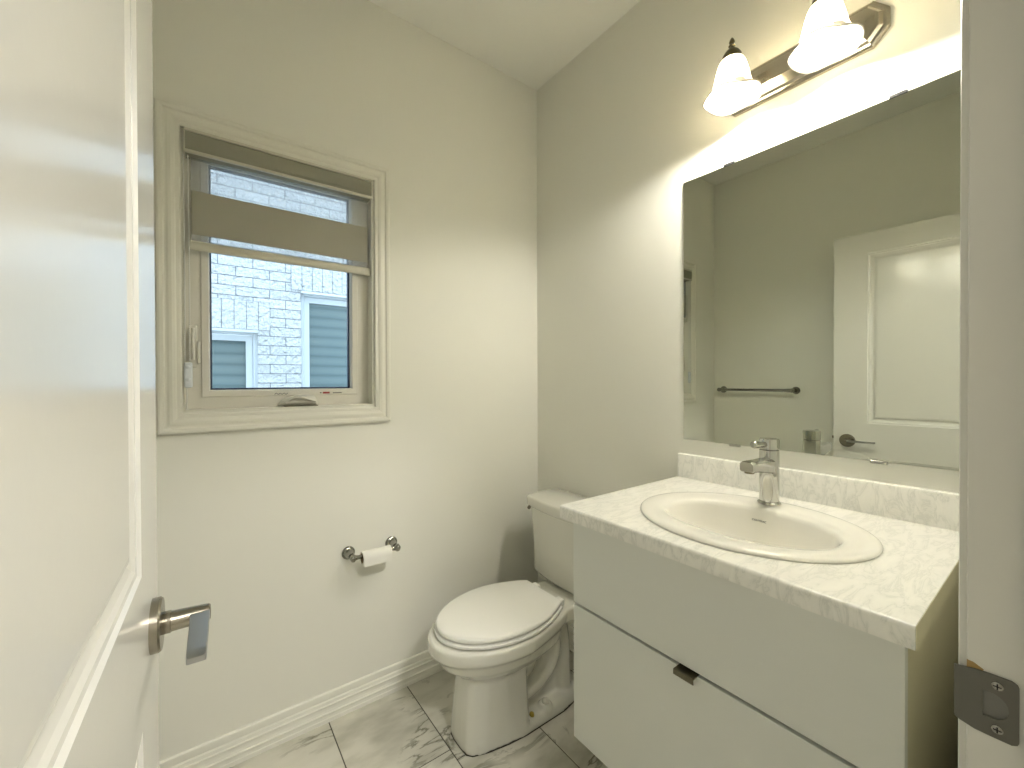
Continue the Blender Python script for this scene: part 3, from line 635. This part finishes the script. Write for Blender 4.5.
for x, hw, zt, zb in ((.0, .020, .124, .084), (-.022, .0205, .124, .086), (-.06, .0190, .125, .093), (-.10, .0175, .127, .099), (-.128, .0170, .128, .1015), (-.131, .0160, .1265, .1025)):
    rs.append(ring(bm, [(x, y, z) for y, z in ((-hw, zb+.004), (-hw+.004, zb), (hw-.004, zb), (hw, zb+.004), (hw, zt-.006), (hw-.006, zt), (-hw+.006, zt), (-hw, zt-.006))]))
skin(bm, rs); sp_ = obj('spout', bm, m_chrome, fa, angle=35)
bm = B(); lathe(bm, [(.0115, .097), (.0115, .104)], (-.115, 0, 0), n=28); obj('aerator', bm, m_bronze, sp_, angle=30)

# ------------------------------------------------------------------ toilet
TY = 1.268
to = thing('toilet', 'white elongated two piece toilet with closed lid under the window wall', 'toilet', (WX-.4, TY, 0))
def tchild(name, bm, m, par=None, **k):
    o = obj(name, bm, m, None, **k); o.parent = par or to
    if par is None: o.matrix_parent_inverse = Matrix.Translation(-to.location)
    return o
def seat_outline(xb, xt, hb, hm, z, n=28, xm=None, y0=TY):
    """closed outline: square back at xb, round front at xt"""
    xm = xm or xb-(xb-xt)*.46; half = []
    for i in range(n//2):
        t = 1-i/(n//2); half.append((xm+(xb-xm)*t, hm-(hm-hb)*t**2.0))
    for i in range(n+1):
        a = (math.pi/2)*i/n; half.append((xm-(xm-xt)*math.sin(a)**1.0, hm*math.cos(a)))
    up = [(x, y0+y, z) for x, y in half]; dn = [(x, y0-y, z) for x, y in reversed(half[:-1])]
    return up+dn
def slab(name, m, dims, zs, par=None):
    bm = B(); rs = []
    for ins, z in zs:
        xb, xt, hb, hm = dims; rs.append(ring(bm, seat_outline(xb-ins, xt+ins, hb-ins, hm-ins, z)))
    skin(bm, rs); return tchild(name, bm, m, par, angle=50)
# bowl + pedestal + trapway, fused by a voxel remesh
bm = B()
def sect(xf, xb, hw, z, hb=None, e=2.0, n=48):
    """egg section: front ellipse and boxier back"""
    xm = xf+(xb-xf)*.5; out = []
    for i in range(n):
        a = 2*math.pi*i/n; c, s = math.cos(a), math.sin(a)
        ee = e if c < 0 else 3.0
        k = (abs(c)**ee+abs(s)**ee)**(-1/ee)
        x = xm+k*c*((xm-xf) if c < 0 else (xb-xm)); w = hw if c < 0 else hw+((hb or hw)-hw)*min(1, c*1.1)
        out.append((x, TY+k*s*w, z))
    return out
rs = [ring(bm, sect(*s)) for s in ((.76, 1.02, .07, .16), (.715, 1.04, .10, .235), (.685, 1.08, .128, .262), (.645, 1.12, .152, .292), (.628, 1.15, .164, .322, .13), (.613, 1.18, .178, .337, .122), (.607, 1.19, .184, .343, .120), (.605, 1.2, .185, .372, .118), (.607, 1.2, .184, .3815, .118), (.615, 1.2, .177, .3850, .113))]
skin(bm, rs)
# pedestal column: flat front with soft corners
def ped(xf, xb, h0, h1, z):
    P = [(xf+.018, -h0), (xf+.003, -h0*.75), (xf, -h0*.3), (xf, h0*.3), (xf+.003, h0*.75), (xf+.018, h0)]
    Q = [(xf+(xb-xf)*.30, h0+(h1-h0)*.45), (xf+(xb-xf)*.62, h0+(h1-h0)*.8), (xb-.01, h1), (xb, h1-.01)]
    return [(x, TY+y, z) for x, y in P] + [(x, TY+y, z) for x, y in Q] + [(x, TY-y, z) for x, y in reversed(Q)]
rs = [ring(bm, ped(*s)) for s in ((.704, .940, .072, .114, 0.0), (.702, .940, .072, .114, .02), (.708, .938, .068, .108, .10), (.718, .935, .063, .103, .20), (.728, .935, .059, .100, .27), (.75, .93, .05, .09, .31))]
skin(bm, rs)
# foot plate
rs = [ring(bm, [(x, TY+y, z) for x, y in ((.74, -.085), (.90, -w), (1.10, -w), (1.20, -w*.85), (1.235, -w*.5), (1.235, w*.5), (1.20, w*.85), (1.10, w), (.90, w), (.74, .085))]) for w, z in ((.113, 0), (.113, .018), (.104, .032), (.09, .038))]
skin(bm, rs)
# trapway, wide tube
P = spline([(.86, TY, .100), (.96, TY, .105), (1.03, TY, .125), (1.08, TY, .165), (1.10, TY, .22), (1.09, TY, .27), (1.06, TY, .32)], 6); tube(bm, P, [.042]*len(P), 20, sx=2.0)
P = spline([(1.12, TY, .33), (1.15, TY, .24), (1.155, TY, .12), (1.16, TY, .02)], 6); tube(bm, P, [.045]*len(P), 20, sx=1.7)
box(bm, (.86, TY-.045, .02), (1.19, TY+.045, .37))
box(bm, (1.05, TY-.118, .335), (1.368, TY+.118, .384))
for s in (-1, 1): lathe(bm, [(.03, 0), (.03, .035), (.022, .05), (0, .055)], (1.03, TY+s*.083, 0), n=20)
bo = tchild('bowl', bm, m_porc, smooth=True)
md = bo.modifiers.new('fuse', 'REMESH'); md.mode = 'VOXEL'; md.voxel_size = .005; md.use_smooth_shade = True
md = bo.modifiers.new('soften', 'SMOOTH'); md.factor = .5; md.iterations = 7
bm = B()
pts_ = [(.7215, -.0725), (.7065, -.0545), (.7035, -.022), (.7035, .022), (.7065, .0545), (.7215, .0725), (.773, .0915), (.847, .1065), (.92, .1145), (1.10, .1145), (1.2, .098), (1.236, .058), (1.236, -.058), (1.2, -.098), (1.10, -.1145), (.92, -.1145), (.847, -.1065), (.773, -.0915)]
skin(bm, [ring(bm, [(x, TY+y, z) for x, y in pts_]) for z in (0.0002, .0035)])
o = tchild('foot_gap_shade', bm, mat('painted_gap_shade', (.05, .045, .03), .8)); o['label'] = 'dark strip standing for the shaded gap where the foot meets the floor'  # thin dark plate added to paint the shade under the foot
for s in (-1, 1):
    bm = B(); lathe(bm, [(.0135, -.012), (.0135, .004), (.011, .010), (.006, .0135), (0, .014)], (1.03, TY+s*.086, .052), n=24); tchild('bolt_cap', bm, m_porc, smooth=True)
bm = B(); lathe(bm, [(.010, -.01), (.008, .0), (.004, .003), (0, .004)], (.962, TY-.088, .044), n=14); o = tchild('wax_stain', bm, m_stain, smooth=True); o['label'] = 'yellow stain on the foot'
SD = (1.096, .638, .105, .171)
slab('seat', m_seat, (1.098, .632, .110, .177), ((.030, .3860), (.028, .3905), (.001, .3910), (0, .394), (.001, .3985), (.006, .4000)))
slab('toilet_lid', m_seat, SD, ((.030, .4000), (.028, .4055), (.002, .4060), (0, .409), (0, .416), (.003, .4205), (.009, .4230)))
for s in (-1, 1):
    bm = B(); box(bm, (1.102, TY+s*.072-.017, .384), (1.128, TY+s*.072+.017, .409), .005, 3); tchild('seat_hinge', bm, m_seat, angle=40)
# tank
def tank_out(xf, xb, hw, z, bow, r=.03, k=6):
    out = []
    for i in range(k+1):
        a = R(90*i/k); out.append((xb-.012+.012*math.cos(a), TY+hw-.012+.012*math.sin(a), z))
    for i in range(k+1):
        a = R(90+90*i/k); out.append((xf+bow+r+r*math.cos(a), TY+hw-r+r*math.sin(a), z))
    for i in range(1, 12):
        t = i/12; y = (hw-r)*(1-2*t); out.append((xf+bow*(y/(hw-r))**2, TY+y, z))
    for i in range(k+1):
        a = R(180+90*i/k); out.append((xf+bow+r+r*math.cos(a), TY-hw+r+r*math.sin(a), z))
    for i in range(k+1):
        a = R(270+90*i/k); out.append((xb-.012+.012*math.cos(a), TY-hw+.012+.012*math.sin(a), z))
    return out
bm = B(); TB = WX-.020
skin(bm, [ring(bm, tank_out(*s)) for s in ((1.215, TB-.004, .190, .386, .02), (1.197, TB, .207, .392, .02), (1.190, TB, .213, .405, .02), (1.190, TB, .214, .50, .02), (1.185, TB, .221, .62, .02), (1.182, TB, .225, .690, .02))])
tchild('tank', bm, m_porc, angle=45)
bm = B(); skin(bm, [ring(bm, tank_out(*s)) for s in ((1.177, TB, .230, .6900, .022), (1.168, TB, .234, .6915, .022), (1.165, TB, .2355, .695, .022), (1.163, TB, .237, .729, .022), (1.166, TB, .234, .7355, .022), (1.173, TB-.004, .227, .7380, .022))])
tchild('tank_lid', bm, m_porc, angle=50)
bm = B(); lathe(bm, [(.009, 0), (.009, .004), (.006, .007), (0, .008)], (1.205, TY+.2225, .676), (0, 1, 0), 20); o = tchild('flush_lever', bm, m_nickel, angle=40); o['label'] = 'small metal flush lever pivot'

# ------------------------------------------------------------------ toilet paper holder and roll
ph = thing('toilet_paper_holder', 'chrome two post toilet paper holder on the wall below the window', 'toilet paper holder', (.533, D, .602))
for x in (-.084, .084):
    bm = B(); lathe(bm, [(.0225, 0), (.0245, .002), (.0245, .005), (.022, .008), (.018, .010), (.0165, .014), (.0125, .018), (.010, .024), (.009, .040), (.0095, .055), (.0115, .060), (.0125, .066), (.0115, .075), (.007, .080), (0, .081)], (x, 0, .0), (0, -1, 0), 32)
    s = 1 if x < 0 else -1
    pt_ = obj('post', bm, m_chrome2, ph, angle=35)
    bm = B(); lathe(bm, [(.0135, -.006), (.0145, -.003), (.0145, .003), (.0125, .006), (.010, .009), (.008, .016)], (x, -.068, 0), (s, 0, 0), 28); obj('post_socket', bm, m_chrome2, pt_, angle=35)
bm = B(); lathe(bm, [(.0075, -.072), (.0075, .072)], (0, -.068, 0), (1, 0, 0), 20); obj('roller', bm, m_chrome2, ph, angle=35)
ro = thing('toilet_paper_roll', 'nearly empty white toilet paper roll on the holder below the window', 'toilet paper', (.5345, D-.068, .602))
bm = B(); prof = [(.0185, -.054), (.0240, -.054), (.0243, -.053), (.0243, .053), (.0240, .054), (.0185, .054), (.0185, -.054)]
lathe(bm, prof, (0, 0, -.008), (1, 0, 0), 40, False, False); 
box(bm, (-.053, -.0247, -.034), (.053, -.0237, -.008))
obj('paper', bm, m_paper, ro, angle=35)
bm = B(); lathe(bm, [(.0175, -.0545), (.0183, -.0545), (.0183, .0545), (.0175, .0545), (.0175, -.0545)], (0, 0, -.008), (1, 0, 0), 32, False, False); obj('cardboard_core', bm, mat('cardboard', (.35, .28, .18), .8), ro, angle=35)

# ------------------------------------------------------------------ towel bar on the left wall (seen in the mirror)
tb = thing('towel_bar', 'chrome towel bar on the left wall, seen in the mirror', 'towel bar', (CX, 1.342, 1.185))
for y in (-.238, .238):
    bm = B(); lathe(bm, [(.0245, 0), (.0245, .005), (.020, .009), (.013, .014), (.011, .03), (.011, .055), (.014, .062), (.0145, .074), (.010, .082), (0, .083)], (0, y, 0), (1, 0, 0), 32); obj('post', bm, m_chrome2, tb, angle=35)
bm = B(); s_ = [(.0125, -.246), (.0125, -.220), (.0098, -.190), (.0098, .190), (.0125, .220), (.0125, .246)]; lathe(bm, s_, (.068, 0, 0), (0, 1, 0), 24); obj('bar', bm, m_chrome2, tb, angle=35)

# ------------------------------------------------------------------ vanity light with two bell shades
LY, LZ = .487, 2.143
vl = thing('vanity_light', 'brushed nickel two light vanity fixture above the mirror', 'wall light', (WX, LY, LZ))
bm = B(); rs = []
for dx, hl, hh in ((0, 0.207, 0.058), (0.01, 0.207, 0.058), (0.014, 0.201, 0.053), (0.015, 0.195, 0.048), (0.022, 0.188, 0.042), (0.024, 0.18, 0.036), (.030, .162, .017)):
    c = hh*.62
    rs.append(ring(bm, [(-dx, y, z+.018) for y, z in ((-hl, -hh+c), (-hl+c*.9, -hh), (hl-c*.9, -hh), (hl, -hh+c), (hl, hh-c), (hl-c*.9, hh), (-hl+c*.9, hh), (-hl, hh-c))]))
skin(bm, rs); obj('backplate', bm, m_nickel2, vl)
def shade_assembly(yo):
    X = -.138
    bm = B(); P = spline([(-.026, yo, .0), (-.05, yo, .012), (-.072, yo, .040), (-.095, yo, .070), (-.118, yo, .080), (X, yo, .074)], 6); tube(bm, P, .0065, 12)
    lathe(bm, [(.020, .024), (.018, .030), (.010, .036)], (0, yo, 0), (-1, 0, 0), 24)
    obj('arm', bm, m_nickel2, vl, smooth=True, angle=45)
    bm = B(); lathe(bm, [(.026, .038), (.027, .044), (.025, .060), (.018, .071), (.010, .078), (.007, .084), (.0095, .088), (.0055, .093), (.0080, .099), (.006, .105), (.0025, .111), (0, .1125)], (X, yo, 0), n=28); obj('shade_holder', bm, m_bronze, vl, angle=35)
    # bell shade, wall with thickness, slightly scalloped flared lip
    bm = B(); prof = [(.025, .046), (.031, .043), (.036, .034), (.041, .016), (.046, -.005), (.050, -.025), (.056, -.040), (.065, -.052), (.074, -.060), (.0775, -.0635), (.0765, -.0665), (.073, -.0635), (.063, -.0555), (.053, -.043), (.047, -.027), (.043, -.006), (.038, .014), (.033, .031), (.028, .0405), (.025, .042)]
    n = 64; rs = []
    for r_, z in prof:
        f = max(0, (r_-.05)/.0275)
        rs.append(ring(bm, [(X+r_*math.cos(2*math.pi*i/n), yo+r_*math.sin(2*math.pi*i/n), z+f*.004*math.cos(4*2*math.pi*i/n)) for i in range(n)]))
    rs.append(rs[0]); skin(bm, rs, False, False)
    for f in bm.faces:
        if f.calc_center_median().z < -.047: f.material_index = 1
    obj('glass_shade', bm, [m_shade, m_lip], vl, smooth=True)
    bm = B(); lathe(bm, [(.013, .040), (.013, .020), (.016, .010), (.024, -.005), (.0265, -.018), (.024, -.031), (.015, -.041), (0, -.045)], (X, yo, 0), n=24); obj('bulb', bm, m_bulb, vl, smooth=True)
    return Vector((WX+X, LY+yo, LZ-.030))
for yo in (.118, -.108):
    p = shade_assembly(yo); lamp('vanity_bulb_light', 'POINT', p, BULB_W, LAMP_COL, .03)
